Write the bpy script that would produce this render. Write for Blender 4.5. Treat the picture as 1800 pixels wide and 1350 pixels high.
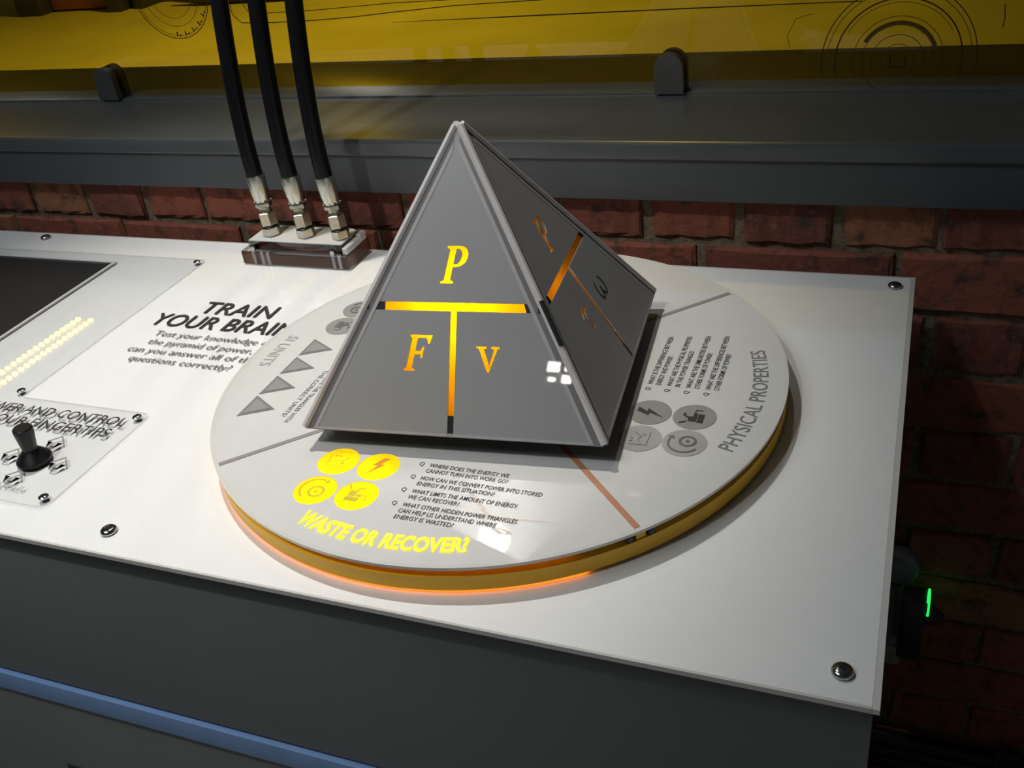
import bpy, bmesh, math, random
from math import sin, cos, pi, radians
from mathutils import Vector, Matrix

random.seed(7)
for o in list(bpy.data.objects):
    bpy.data.objects.remove(o, do_unlink=True)
scene = bpy.context.scene
C = scene.collection
Z0 = 1.05          # worktop height above the floor; all sizes below are given from the worktop surface

# ------------------------------------------------------------------ camera
cd = bpy.data.cameras.new('camera')
cam = bpy.data.objects.new('camera', cd); C.objects.link(cam)
cam.location = (0.39319, -0.80696, 0.56667 + Z0)
cam.rotation_euler = (1.0117693, 0.1181596, 0.3621567)
cd.sensor_width = 36.0
cd.lens = 1734.52 / 1800.0 * 36.0
cd.clip_start = 0.01
scene.camera = cam

# ------------------------------------------------------------------ world, exposure
w = bpy.data.worlds.new('world'); scene.world = w; w.use_nodes = True
bg = w.node_tree.nodes['Background']
bg.inputs['Color'].default_value = (0.90, 0.95, 1.0, 1)
bg.inputs['Strength'].default_value = 0.042
vs = scene.view_settings
vs.view_transform = 'Standard'; vs.look = 'None'; vs.gamma = 1.0
vs.use_curve_mapping = False
vs.exposure = 0.0

# ------------------------------------------------------------------ lights of the gallery, and an added fill
def light(name, kind, loc, target, energy, color, **kw):
    d = bpy.data.lights.new(name, kind)
    d.energy = energy; d.color = color
    for k, v in kw.items():
        setattr(d, k, v)
    o = bpy.data.objects.new(name, d); C.objects.link(o)
    o.location = (loc[0], loc[1], loc[2] + Z0)
    if target is not None:
        dv = Vector(target) - Vector(loc)
        o.rotation_euler = dv.to_track_quat('-Z', 'Y').to_euler()
    return o

SPOT_MAIN = (-0.595, 0.336, 1.95)
SPOT_FRONT = (-0.55, -1.05, 2.05)
SPOT_BACK = (-0.55, 1.95, 3.0)
SPOT_REAR = (-0.81, -5.32, 2.92)
light('spot_main_light', 'SPOT', SPOT_MAIN, (-0.35, -0.14, 0), 116, (1.0, 0.962, 0.905),
      spot_size=radians(47), spot_blend=1.0, shadow_soft_size=0.03)
light('spot_front_light', 'SPOT', SPOT_FRONT, (-0.36, 0.12, 0), 68, (1.0, 0.965, 0.92),
      spot_size=radians(40), spot_blend=1.0, shadow_soft_size=0.03)
light('spot_back_light', 'SPOT', SPOT_BACK, (-0.22, 0.52, 0.15), 62, (1.0, 0.96, 0.90),
      spot_size=radians(25), spot_blend=1.0, shadow_soft_size=0.03)
light('soft_fill_light', 'AREA', (-1.4, -1.15, 2.5), (0, 0, 0), 21, (0.76, 0.90, 1.0),  # unseen soft fill from front left, added to lift the ambient level
      shape='RECTANGLE', size=1.6, size_y=1.0)
light('hall_light', 'SPOT', (-4.0, 6.2, 2.8), (-4.0, 6.2, -1), 430, (1.0, 0.95, 0.85),
      spot_size=radians(142), spot_blend=0.6, shadow_soft_size=0.25)

# ------------------------------------------------------------------ materials
def nt(name):
    m = bpy.data.materials.new(name); m.use_nodes = True
    return m, m.node_tree.nodes, m.node_tree.links

def pm(name, col, rough=0.5, metal=0.0, spec=0.5, coat=0.0, var=0.06, scale=40, bump=0.0, bscale=300):
    """principled with a faint procedural colour variation"""
    m, n, l = nt(name); b = n['Principled BSDF']
    b.inputs['Roughness'].default_value = rough
    b.inputs['Metallic'].default_value = metal
    b.inputs['Specular IOR Level'].default_value = spec
    b.inputs['Coat Weight'].default_value = coat
    b.inputs['Coat Roughness'].default_value = 0.02
    tc = n.new('ShaderNodeTexCoord')
    no = n.new('ShaderNodeTexNoise'); no.inputs['Scale'].default_value = scale; no.inputs['Detail'].default_value = 4
    l.new(tc.outputs['Object'], no.inputs['Vector'])
    r = n.new('ShaderNodeValToRGB')
    r.color_ramp.elements[0].position = 0.3; r.color_ramp.elements[1].position = 0.7
    r.color_ramp.elements[0].color = tuple(max(0, c * (1 - var)) for c in col) + (1,)
    r.color_ramp.elements[1].color = tuple(min(1, c * (1 + var)) for c in col) + (1,)
    l.new(no.outputs['Fac'], r.inputs['Fac']); l.new(r.outputs['Color'], b.inputs['Base Color'])
    if bump:
        n2 = n.new('ShaderNodeTexNoise'); n2.inputs['Scale'].default_value = bscale; n2.inputs['Detail'].default_value = 3
        l.new(tc.outputs['Object'], n2.inputs['Vector'])
        bp = n.new('ShaderNodeBump'); bp.inputs['Strength'].default_value = bump; bp.inputs['Distance'].default_value = 0.002
        l.new(n2.outputs['Fac'], bp.inputs['Height']); l.new(bp.outputs['Normal'], b.inputs['Normal'])
    return m

def clear(name, tint=(1, 1, 1), ior=1.49, rough=0.01, haze=0.0, hcol=(0.8, 0.8, 0.8), back=1.0001):
    """clear sheet: fresnel mirror over straight transmission"""
    m, n, l = nt(name); n.remove(n['Principled BSDF'])
    out = n['Material Output']
    t = n.new('ShaderNodeBsdfTransparent'); t.inputs['Color'].default_value = (*tint, 1)
    g = n.new('ShaderNodeBsdfGlossy'); g.inputs['Roughness'].default_value = rough
    f = n.new('ShaderNodeFresnel')
    ge = n.new('ShaderNodeNewGeometry'); mr = n.new('ShaderNodeMapRange')      # mirror on the outer side; the inner side lies on its backing
    mr.inputs['To Min'].default_value = ior; mr.inputs['To Max'].default_value = back
    l.new(ge.outputs['Backfacing'], mr.inputs['Value']); l.new(mr.outputs[0], f.inputs['IOR'])
    mx = n.new('ShaderNodeMixShader')
    l.new(f.outputs[0], mx.inputs[0]); l.new(g.outputs[0], mx.inputs[2])
    if haze:
        d = n.new('ShaderNodeBsdfDiffuse'); d.inputs['Color'].default_value = (*hcol, 1)
        m2 = n.new('ShaderNodeMixShader'); m2.inputs[0].default_value = haze
        l.new(t.outputs[0], m2.inputs[1]); l.new(d.outputs[0], m2.inputs[2]); l.new(m2.outputs[0], mx.inputs[1])
    else:
        l.new(t.outputs[0], mx.inputs[1])
    l.new(mx.outputs[0], out.inputs['Surface'])
    return m

def glass(name, col, ior=1.49):
    m, n, l = nt(name); n.remove(n['Principled BSDF'])
    g = n.new('ShaderNodeBsdfGlass'); g.inputs['Color'].default_value = (*col, 1); g.inputs['IOR'].default_value = ior; g.inputs['Roughness'].default_value = 0.0
    l.new(g.outputs[0], n['Material Output'].inputs['Surface'])
    return m

def emit(name, col, strength):
    m, n, l = nt(name); n.remove(n['Principled BSDF'])
    e = n.new('ShaderNodeEmission'); e.inputs['Color'].default_value = (*col, 1); e.inputs['Strength'].default_value = strength
    l.new(e.outputs[0], n['Material Output'].inputs['Surface'])
    return m

def diffuser(name, col, spec=0.04):
    """translucent amber diffuser, lit by the lamps behind it"""
    m, n, l = nt(name); n.remove(n['Principled BSDF'])
    t = n.new('ShaderNodeBsdfTranslucent'); t.inputs['Color'].default_value = (*col, 1)
    d = n.new('ShaderNodeBsdfDiffuse'); d.inputs['Color'].default_value = (col[0] * .10, col[1] * .09, col[2] * .1, 1)
    a = n.new('ShaderNodeAddShader')
    l.new(t.outputs[0], a.inputs[0]); l.new(d.outputs[0], a.inputs[1]); l.new(a.outputs[0], n['Material Output'].inputs['Surface'])
    return m

def brick_mat():
    m, n, l = nt('brick'); b = n['Principled BSDF']; b.inputs['Roughness'].default_value = 0.85
    b.inputs['Specular IOR Level'].default_value = 0.2
    oi = n.new('ShaderNodeObjectInfo'); tc = n.new('ShaderNodeTexCoord')
    r = n.new('ShaderNodeValToRGB'); els = r.color_ramp.elements
    els[0].color = (0.27, 0.085, 0.055, 1); els[1].color = (0.33, 0.150, 0.078, 1)
    e = els.new(0.35); e.color = (0.30, 0.092, 0.060, 1)
    e = els.new(0.6); e.color = (0.19, 0.065, 0.048, 1)
    e = els.new(0.8); e.color = (0.33, 0.105, 0.062, 1)
    l.new(oi.outputs['Random'], r.inputs['Fac'])
    add = n.new('ShaderNodeVectorMath'); add.operation = 'ADD'
    cmb = n.new('ShaderNodeCombineXYZ'); mul = n.new('ShaderNodeMath'); mul.operation = 'MULTIPLY'; mul.inputs[1].default_value = 17.0
    l.new(oi.outputs['Random'], mul.inputs[0]); l.new(mul.outputs[0], cmb.inputs[0]); l.new(mul.outputs[0], cmb.inputs[2])
    l.new(tc.outputs['Object'], add.inputs[0]); l.new(cmb.outputs[0], add.inputs[1])
    n1 = n.new('ShaderNodeTexNoise'); n1.inputs['Scale'].default_value = 30; n1.inputs['Detail'].default_value = 8; n1.inputs['Roughness'].default_value = 0.65
    l.new(add.outputs[0], n1.inputs['Vector'])
    sr = n.new('ShaderNodeValToRGB'); sr.color_ramp.elements[0].position = 0.50; sr.color_ramp.elements[1].position = 0.66
    sr.color_ramp.elements[0].color = (0, 0, 0, 1); sr.color_ramp.elements[1].color = (1, 1, 1, 1)
    l.new(n1.outputs['Fac'], sr.inputs['Fac'])
    mx = n.new('ShaderNodeMix'); mx.data_type = 'RGBA'; mx.inputs[7].default_value = (0.075, 0.048, 0.038, 1)
    l.new(sr.outputs['Color'], mx.inputs[0]); l.new(r.outputs['Color'], mx.inputs[6])
    n2 = n.new('ShaderNodeTexNoise'); n2.inputs['Scale'].default_value = 90; n2.inputs['Detail'].default_value = 6
    l.new(add.outputs[0], n2.inputs['Vector'])
    s2 = n.new('ShaderNodeValToRGB'); s2.color_ramp.elements[0].position = 0.57; s2.color_ramp.elements[1].position = 0.75
    s2.color_ramp.elements[0].color = (0, 0, 0, 1); s2.color_ramp.elements[1].color = (.6, .6, .6, 1)
    l.new(n2.outputs['Fac'], s2.inputs['Fac'])
    mx2 = n.new('ShaderNodeMix'); mx2.data_type = 'RGBA'; mx2.inputs[7].default_value = (0.30, 0.17, 0.10, 1)
    l.new(s2.outputs['Color'], mx2.inputs[0]); l.new(mx.outputs[2], mx2.inputs[6])
    l.new(mx2.outputs[2], b.inputs['Base Color'])
    bp = n.new('ShaderNodeBump'); bp.inputs['Strength'].default_value = 0.7; bp.inputs['Distance'].default_value = 0.003
    l.new(n2.outputs['Fac'], bp.inputs['Height']); l.new(bp.outputs['Normal'], b.inputs['Normal'])
    return m

M = {}
M['white'] = pm('white_acrylic', (0.80, 0.80, 0.79), 0.45, var=0.01)
M['clear'] = clear('clear_acrylic')
M['clear_edge'] = clear('clear_acrylic_edge', haze=0.55, hcol=(0.78, 0.78, 0.80), rough=0.1)
M['block'] = glass('solid_acrylic', (0.97, 0.965, 0.965))
M['draw_soft'] = pm('soft_brown_print', (0.035, 0.016, 0.003), 0.6)
M['draw_band'] = pm('brown_band_print', (0.11, 0.055, 0.008), 0.6)
M['icon_print'] = pm('icon_ochre_print', (0.60, 0.46, 0.01), 0.5)
M['icon_orange'] = pm('icon_orange_print', (0.75, 0.26, 0.01), 0.5)
M['black_print'] = pm('black_print', (0.025, 0.024, 0.024), 0.5, var=0.1)
M['grey_print'] = pm('grey_print', (0.13, 0.13, 0.125), 0.5, var=0.1)
M['pale_print'] = pm('pale_grey_print', (0.27, 0.265, 0.25), 0.4, coat=0.5)
M['faint_print'] = pm('faint_grey_print', (0.37, 0.36, 0.34), 0.4, coat=0.5)
M['mid_print'] = pm('mid_grey_print', (0.19, 0.185, 0.175), 0.4, coat=0.5)
M['disc_white'] = pm('disc_printed_acrylic', (0.64, 0.632, 0.61), 0.35, spec=0.5, coat=1.0, var=0.015)
M['disc_edge'] = pm('disc_acrylic_edge', (0.66, 0.64, 0.60), 0.15, coat=1.0, var=0.02)
M['yellow'] = pm('yellow_paint', (0.86, 0.47, 0.010), 0.35, var=0.04)
M['amber_dark'] = pm('amber_recess', (0.32, 0.12, 0.01), 0.4)
M['line_grey'] = pm('sector_groove', (0.27, 0.25, 0.235), 0.4, coat=0.6)
M['line_amber'] = pm('sector_groove_amber', (0.50, 0.22, 0.12), 0.4, coat=0.6)
M['grey_face'] = pm('pyramid_grey', (0.285, 0.287, 0.292), 0.35, spec=0.5, coat=0.8, var=0.03, scale=15)
M['face_edge'] = pm('pyramid_edge_band', (0.38, 0.37, 0.37), 0.3, coat=0.8)
M['corner'] = pm('pyramid_corner_acrylic', (0.56, 0.53, 0.53), 0.3, coat=0.8)
M['face_border'] = pm('pyramid_border', (0.155, 0.153, 0.157), 0.3, coat=0.8)
M['black'] = pm('black_plastic', (0.012, 0.012, 0.013), 0.4)
M['rubber'] = pm('black_rubber', (0.006, 0.006, 0.007), 0.35, spec=0.4)
M['hose'] = pm('hose_rubber', (0.004, 0.004, 0.005), 0.3, spec=0.35)
M['steel'] = pm('zinc_plated_steel', (0.62, 0.62, 0.55), 0.25, metal=1.0, var=0.10, scale=60)
M['steel_warm'] = pm('zinc_passivated_steel', (0.66, 0.60, 0.46), 0.28, metal=1.0, var=0.15, scale=80)
M['chrome'] = pm('polished_bolt_steel', (0.45, 0.47, 0.46), 0.14, metal=1.0)
M['socket'] = pm('bolt_socket', (0.03, 0.035, 0.05), 0.3, metal=0.6)
M['ledge'] = pm('grey_steel_paint', (0.075, 0.081, 0.083), 0.27, spec=0.5, var=0.05, scale=12, bump=0.05, bscale=120)
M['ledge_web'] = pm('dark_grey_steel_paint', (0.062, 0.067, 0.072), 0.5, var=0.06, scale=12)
M['clamp'] = pm('clamp_metal', (0.15, 0.145, 0.14), 0.3, metal=0.6)
M['cabinet'] = pm('cabinet_grey_laminate', (0.170, 0.173, 0.175), 0.55, var=0.05, scale=6)
M['blue'] = pm('bluish_lit_ledge', (0.20, 0.34, 0.62), 0.45, var=0.05)  # bluish light falling on the cabinet ledge, put into its colour
M['shadow_gap'] = pm('dark_gap', (0.02, 0.021, 0.023), 0.7)
M['screen'] = pm('display_glass', (0.012, 0.012, 0.014), 0.55, spec=0.3, var=0.3, scale=600)
M['pane'] = clear('yellow_glass', tint=(0.97, 0.80, 0.13), rough=0.01)
M['draw'] = pm('brown_line_print', (0.02, 0.008, 0.002), 0.6)
M['brick'] = brick_mat()
M['mortar'] = pm('lime_mortar', (0.19, 0.15, 0.10), 0.95, spec=0.1, var=0.35, scale=120, bump=0.8, bscale=260)
M['floor'] = pm('pale_hall_floor', (0.52, 0.50, 0.46), 0.5, var=0.10, scale=1.2)
M['wood_red'] = pm('red_brown_board', (0.34, 0.10, 0.035), 0.6, var=0.15, scale=5)
M['dark'] = pm('dark_metal', (0.03, 0.03, 0.03), 0.5)
M['conduit'] = pm('galvanised_conduit', (0.22, 0.23, 0.26), 0.5, metal=0.3)
M['red'] = pm('red_pipe_paint', (0.45, 0.03, 0.03), 0.45)
M['plaster'] = pm('grey_plaster', (0.30, 0.29, 0.27), 0.9, var=0.1, scale=8)
M['amber'] = diffuser('amber_diffuser', (1.0, 0.62, 0.03))
M['amber_lit'] = diffuser('amber_icon_diffuser', (1.0, 0.85, 0.05))
M['led_orange'] = emit('orange_led_strip', (1.0, 0.30, 0.03), 4.0)
M['led_dim'] = emit('dim_orange_led_strip', (1.0, 0.26, 0.02), 0.75)
M['title_lit'] = emit('lit_title', (1.0, 0.86, 0.06), 1.35)
M['led_white'] = emit('led_chip', (1.0, 0.93, 0.75), 30)
M['green'] = emit('green_indicator', (0.02, 0.8, 0.12), 1.2)
M['lamp'] = emit('lamp_lens', (1.0, 0.95, 0.86), 60)

# ------------------------------------------------------------------ object helpers
def empty(name, loc, label=None, cat=None, group=None, kind=None):
    o = bpy.data.objects.new(name, None); C.objects.link(o)
    o.location = (loc[0], loc[1], loc[2] + Z0)
    o.empty_display_size = 0.02
    o['org'] = list(loc)
    tag(o, label, cat, group, kind)
    return o

def tag(o, label=None, cat=None, group=None, kind=None):
    if label: o['label'] = label
    if cat: o['category'] = cat
    if group: o['group'] = group
    if kind: o['kind'] = kind
    return o

def org(o):
    while o.parent: o = o.parent
    return Vector(o['org'])

def obj(name, geo, mat, parent=None, base=None, smooth=True):
    """geo in worktop coordinates; child of parent, or top-level with its origin at base"""
    if isinstance(geo, bmesh.types.BMesh):
        me = bpy.data.meshes.new(name); bmesh.ops.recalc_face_normals(geo, faces=geo.faces[:]); geo.to_mesh(me); geo.free()
    else:
        me = geo; me.name = name
    o = bpy.data.objects.new(name, me); C.objects.link(o)
    if parent is not None:
        d = org(parent); o.parent = parent
    else:
        d = Vector(base if base is not None else (0, 0, 0)); o.location = (d.x, d.y, d.z + Z0); o['org'] = list(d)
    me.transform(Matrix.Translation(-d))
    me.materials.clear(); me.materials.append(M[mat])
    if smooth:
        for p in me.polygons: p.use_smooth = True
        me.set_sharp_from_angle(angle=radians(32))
    return o

def copy_tree(o, parent=None):
    c = o.copy(); C.objects.link(c)
    if parent is not None: c.parent = parent
    for ch in list(o.children): copy_tree(ch, c)
    return c

def B(): return bmesh.new()

def box(bm, x0, x1, y0, y1, z0, z1, bev=0.0, seg=2):
    r = bmesh.ops.create_cube(bm, size=1.0)
    vs_ = r['verts']
    for v in vs_:
        v.co = Vector((x0 + (v.co.x + .5) * (x1 - x0), y0 + (v.co.y + .5) * (y1 - y0), z0 + (v.co.z + .5) * (z1 - z0)))
    if bev:
        es = list({e for v in vs_ for e in v.link_edges})
        bmesh.ops.bevel(bm, geom=es, offset=bev, segments=seg, affect='EDGES', profile=0.6)
    return bm

def ring_pts(c, ax, r, n, ph=0.0):
    ax = Vector(ax).normalized()
    t = Vector((0, 0, 1)) if abs(ax.z) < 0.9 else Vector((1, 0, 0))
    u = ax.cross(t).normalized(); v = ax.cross(u)
    return [Vector(c) + r * (cos(2 * pi * i / n + ph) * u + sin(2 * pi * i / n + ph) * v) for i in range(n)]

def sweep(bm, pts, rads, n=16, caps=True, ph=0.0):
    """round (or n-gon) sweep along pts with a radius at each"""
    rings = []
    pts = [Vector(p) for p in pts]
    for i, p in enumerate(pts):
        a = pts[min(i + 1, len(pts) - 1)] - pts[max(i - 1, 0)]
        if a.length < 1e-9: a = Vector((0, 0, 1))
        rings.append([bm.verts.new(q) for q in ring_pts(p, a, rads[i] if isinstance(rads, (list, tuple)) else rads, n, ph)])
    for a, b in zip(rings, rings[1:]):
        for i in range(n):
            bm.faces.new((a[i], a[(i + 1) % n], b[(i + 1) % n], b[i]))
    if caps:
        bm.faces.new(rings[0][::-1]); bm.faces.new(rings[-1])
    return bm

def axis_lathe(bm, base, axis, prof, n=24, ph=0.0):
    """solid of revolution: prof = [(distance along axis, radius)]"""
    base = Vector(base); ax = Vector(axis).normalized()
    t = Vector((0, 0, 1)) if abs(ax.z) < 0.9 else Vector((1, 0, 0))
    u = ax.cross(t).normalized(); v = ax.cross(u)
    rings = []
    for d, r in prof:
        rings.append([bm.verts.new(base + ax * d + r * (cos(2 * pi * i / n + ph) * u + sin(2 * pi * i / n + ph) * v)) for i in range(n)])
    for a, b in zip(rings, rings[1:]):
        for i in range(n):
            bm.faces.new((a[i], a[(i + 1) % n], b[(i + 1) % n], b[i]))
    bm.faces.new(rings[0][::-1]); bm.faces.new(rings[-1])
    return bm

def arc_band(bm, r0, r1, z0, z1, a0=0.0, a1=360.0, n=180, c=(0, 0)):
    """ring segment of rectangular section"""
    full = abs(a1 - a0) >= 359.9
    k = n if full else n + 1
    prof = [(r0, z0), (r1, z0), (r1, z1), (r0, z1)]
    cols = []
    for i in range(k):
        a = radians(a0 + (a1 - a0) * i / n)
        cols.append([bm.verts.new((c[0] + r * cos(a), c[1] + r * sin(a), z)) for r, z in prof])
    for i in range(n):
        A, D = cols[i], cols[(i + 1) % k]
        for j in range(4):
            bm.faces.new((A[j], A[(j + 1) % 4], D[(j + 1) % 4], D[j]))
    if not full:
        bm.faces.new(cols[0]); bm.faces.new(cols[-1][::-1])
    return bm

def flat(loops, depth, mtx=None):
    """filled 2-D outline (nested loops are holes) with thickness depth, z from 0 to depth"""
    cu = bpy.data.curves.new('outline', 'CURVE'); cu.dimensions = '2D'; cu.fill_mode = 'BOTH'
    if depth == 0: cu.fill_mode = 'FRONT'
    cu.extrude = depth / 2
    for lp in loops:
        s = cu.splines.new('POLY'); s.points.add(len(lp) - 1)
        for p, q in zip(s.points, lp): p.co = (q[0], q[1], 0, 1)
        s.use_cyclic_u = True
    ob = bpy.data.objects.new('outline', cu)
    me = bpy.data.meshes.new_from_object(ob)
    bpy.data.objects.remove(ob); bpy.data.curves.remove(cu)
    me.transform(Matrix.Translation((0, 0, depth / 2)))
    if mtx is not None: me.transform(mtx)
    return me

def text_mesh(body, bold=0.0, depth=0.0, spacing=1.0):
    cu = bpy.data.curves.new('lettering', 'FONT'); cu.body = body; cu.size = 1.0
    cu.resolution_u = 3; cu.offset = bold; cu.space_character = spacing; cu.extrude = 0.0
    ob = bpy.data.objects.new('lettering', cu)
    me = bpy.data.meshes.new_from_object(ob)
    bpy.data.objects.remove(ob); bpy.data.curves.remove(cu)
    return me

CAP = 0.70
def fit_text(body, x0, x1, y, cap, bold=0.0, z=0.0, mtx=None, xh=None):
    """one text line: left x0, right x1, baseline y, capital height cap"""
    me = text_mesh(body, bold)
    xs = [v.co.x for v in me.vertices]
    a, b = min(xs), max(xs)
    for v in me.vertices:
        v.co = Vector((x0 + (v.co.x - a) / (b - a) * (x1 - x0), y + v.co.y * cap / CAP, z))
    if mtx is not None: me.transform(mtx)
    return me

def arc_text(body, r_base, cap, a0, a1, bold=0.0, z=0.0, mtx=None):
    """letters along a circle, feet at r_base, heads toward the centre"""
    me = text_mesh(body, bold)
    xs = [v.co.x for v in me.vertices]; a, b = min(xs), max(xs)
    for v in me.vertices:
        th = radians(a0 + (v.co.x - a) / (b - a) * (a1 - a0)); r = r_base - v.co.y * cap / CAP
        v.co = Vector((r * cos(th), r * sin(th), z))
    if mtx is not None: me.transform(mtx)
    return me

def join(meshes):
    bm = B()
    for me in meshes:
        bm.from_mesh(me); bpy.data.meshes.remove(me)
    out = bpy.data.meshes.new('joined'); bm.to_mesh(out); bm.free()
    return out

def circle(cx, cy, r, n=40, a0=0, a1=360):
    return [(cx + r * cos(radians(a0 + (a1 - a0) * i / n)), cy + r * sin(radians(a0 + (a1 - a0) * i / n))) for i in range(n)]

def stroke(pts, wd):
    pts = [Vector((p[0], p[1])) for p in pts]; L, R = [], []
    for i, p in enumerate(pts):
        t = (pts[min(i + 1, len(pts) - 1)] - pts[max(i - 1, 0)]).normalized(); nn = Vector((-t.y, t.x))
        k = wd[i] if isinstance(wd, (list, tuple)) else wd
        L.append(p + nn * k / 2); R.append(p - nn * k / 2)
    return [tuple(q) for q in L + R[::-1]]

def rect(x0, x1, y0, y1): return [(x0, y0), (x1, y0), (x1, y1), (x0, y1)]

def rrect(x0, x1, y0, y1, r, n=6):
    out = []
    for cx, cy, a in ((x1 - r, y0 + r, -90), (x1 - r, y1 - r, 0), (x0 + r, y1 - r, 90), (x0 + r, y0 + r, 180)):
        out += [(cx + r * cos(radians(a + 90 * i / n)), cy + r * sin(radians(a + 90 * i / n))) for i in range(n + 1)]
    return out

# ================================================================== the setting
YB = 0.398        # face of the brick wall
bm = B(); box(bm, -12, 6, -7, 12, -Z0 - .05, -Z0)
tag(obj('floor', bm, 'floor', base=(0, 0, -Z0), smooth=False), kind='structure')

bm = B(); box(bm, -12, 6, -7, 12, 4.15, 4.2)
tag(obj('ceiling', bm, 'plaster', base=(0, 0, 4.15), smooth=False), kind='structure')
bm = B(); box(bm, -12, 6, 11.9, 12, -Z0, 4.15)
tag(obj('wall_far', bm, 'plaster', base=(0, 12, -Z0), smooth=False), kind='structure')
wall = empty('wall_back', (0, 0.6, -Z0), kind='structure')
bm = B(); box(bm, -3.0, 2.2, YB + .007, 0.785, -Z0, 0.1225)
obj('mortar_bed', bm, 'mortar', wall, smooth=False)

# bricks: header and stretcher courses, each brick its own piece
PITCH = 0.0875
def brick_mesh(L, seed):
    rnd = random.Random(seed)
    bm = B(); box(bm, -L / 2, L / 2, 0, 0.06, -0.0390, 0.0390)
    bmesh.ops.subdivide_edges(bm, edges=[e for e in bm.edges if abs(e.verts[0].co.x - e.verts[1].co.x) > .01], cuts=5)
    es = [e for e in bm.edges if e.verts[0].co.y < .001 and e.verts[1].co.y < .001 and len(e.link_faces) == 2 and
          any(abs(f.normal.y) < .5 for f in e.link_faces)]
    bmesh.ops.bevel(bm, geom=es, offset=0.004, segments=1, affect='EDGES')
    for v in bm.verts:
        v.co += Vector((rnd.uniform(-.0030, .0030), rnd.uniform(-.0020, .0020) if v.co.y < .01 else 0, rnd.uniform(-.0018, .0018)))
    me = bpy.data.meshes.new('brick'); bmesh.ops.recalc_face_normals(bm, faces=bm.faces[:]); bm.to_mesh(me); bm.free()
    me.materials.append(M['brick'])
    return me
HDR = [brick_mesh(0.110, s) for s in range(5)]
STR = [brick_mesh(0.236, s + 20) for s in range(5)]
wo = Vector(wall['org'])
rb = random.Random(3)
for row in range(-12, 1):
    zc = (row + .5) * PITCH + 0.0
    if zc - .04 < -Z0: continue
    header = (row % 2 == 0)
    step, first = (0.122, 0.186) if header else (0.247, 0.137)
    k = -12
    while True:
        k += 1
        x = first + step * (k + .5)
        if x > 1.15: break
        if x < -1.30: continue
        if row < -1 and x < 0.26: continue
        o = bpy.data.objects.new('brick', rb.choice(HDR if header else STR)); C.objects.link(o)
        o.parent = wall
        o.location = (x - wo.x + rb.uniform(-.003, .003), YB - wo.y + rb.uniform(-.002, .003), zc - wo.z + rb.uniform(-.002, .002))
        o.rotation_euler = (0, rb.uniform(-.008, .008), 0)
# bricks of the negative columns for the long row under the ledge
for row in (-1, 0):
    zc = (row + .5) * PITCH
    header = (row % 2 == 0)
    step, first = (0.122, 0.186) if header else (0.247, 0.137)
    have = [c.location.x + wo.x for c in wall.children if c.name.startswith('brick') and abs(c.location.z + wo.z - zc) < .02]
    x = min(have) - step
    while x > -1.5:
        o = bpy.data.objects.new('brick', rb.choice(HDR if header else STR)); C.objects.link(o); o.parent = wall
        o.location = (x - wo.x, YB - wo.y + rb.uniform(-.002, .003), zc - wo.z)
        x -= step

# ------------------------------------------------------------------ steel ledge on top of the wall
led = empty('steel_ledge', (0, 0.58, 0.05), 'grey painted steel ledge capping the brick wall', 'ledge')
bm = B(); box(bm, -3.0, 2.2, 0.375, 0.578, 0.1227, 0.148, bev=0.005, seg=4)
obj('top_flange', bm, 'ledge', led)
bm = B(); box(bm, -3.0, 2.2, 0.380, 0.394, 0.0672, 0.1225, bev=0.0012)
obj('web', bm, 'ledge_web', led)
bm = B(); box(bm, -3.0, 2.2, 0.572, 0.785, 0.127, 0.1505, bev=0.002)
obj('back_plate', bm, 'ledge', led)

# ------------------------------------------------------------------ yellow glass screen with a printed drawing
YP = 0.577
pane = empty('yellow_glass_screen', (0, YP, 0.165), 'tall yellow tinted glass screen with brown line drawing above ledge', 'glass screen')
bm = B(); box(bm, -2.6, 1.9, YP, YP + .010, 0.165, 0.66)
obj('glass_pane', bm, 'pane', pane, smooth=False)
def on_pane(loops, name='drawing_line', mat='draw'):
    mt = Matrix.Translation((0, YP - .0002, 0)) @ Matrix.Rotation(radians(90), 4, 'X')
    return obj(name, flat(loops, 0.0004, mt), mat, pane, smooth=False)
def ringlp(cx, cz, r, wd, a0=0, a1=360, n=72):
    if a1 - a0 >= 359: return [circle(cx, cz, r + wd / 2, n), circle(cx, cz, r - wd / 2, n)]
    return [stroke([(cx + r * cos(radians(a0 + (a1 - a0) * i / n)), cz + r * sin(radians(a0 + (a1 - a0) * i / n))) for i in range(n + 1)], wd)]
WX, WZ = 0.358, 0.188
for r_, w_, a0, a1 in ((0.094, .0016, -14, 194), (0.088, .0010, 10, 170), (0.077, .0022, -16, 196), (0.072, .0008, 30, 150), (0.055, .0010, -24, 204),
                       (0.047, .0060, 15, 150), (0.044, .0009, 0, 359.9), (0.032, .0011, -30, 210), (0.020, .0009, 0, 359.9)):
    a0 = max(a0, -math.degrees(math.asin(min(1, .022 / r_)))) if a1 < 359 else a0
    a1 = min(a1, 180 - a0) if a1 < 359 else a1
    on_pane(ringlp(WX, WZ, r_, w_ * .8, a0, a1), 'wheel_ring', 'draw_band' if w_ > .004 else 'draw_soft')
on_pane([stroke([(WX - .008, WZ + .008), (WX - .009, WZ - .009), (WX + .011, WZ - .009), (WX + .010, WZ + .006)], .0022)], 'wheel_hub')
WX2, WZ2 = -0.766, 0.324
for r_, w_, a0, a1 in ((0.0745, .0016, 190, 350), (0.070, .0008, 200, 340), (0.055, .0008, 195, 345), (0.042, .0008, 190, 350)):
    on_pane(ringlp(WX2, WZ2, r_, w_ * .8, a0, a1), 'wheel_ring', 'draw_soft')
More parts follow.
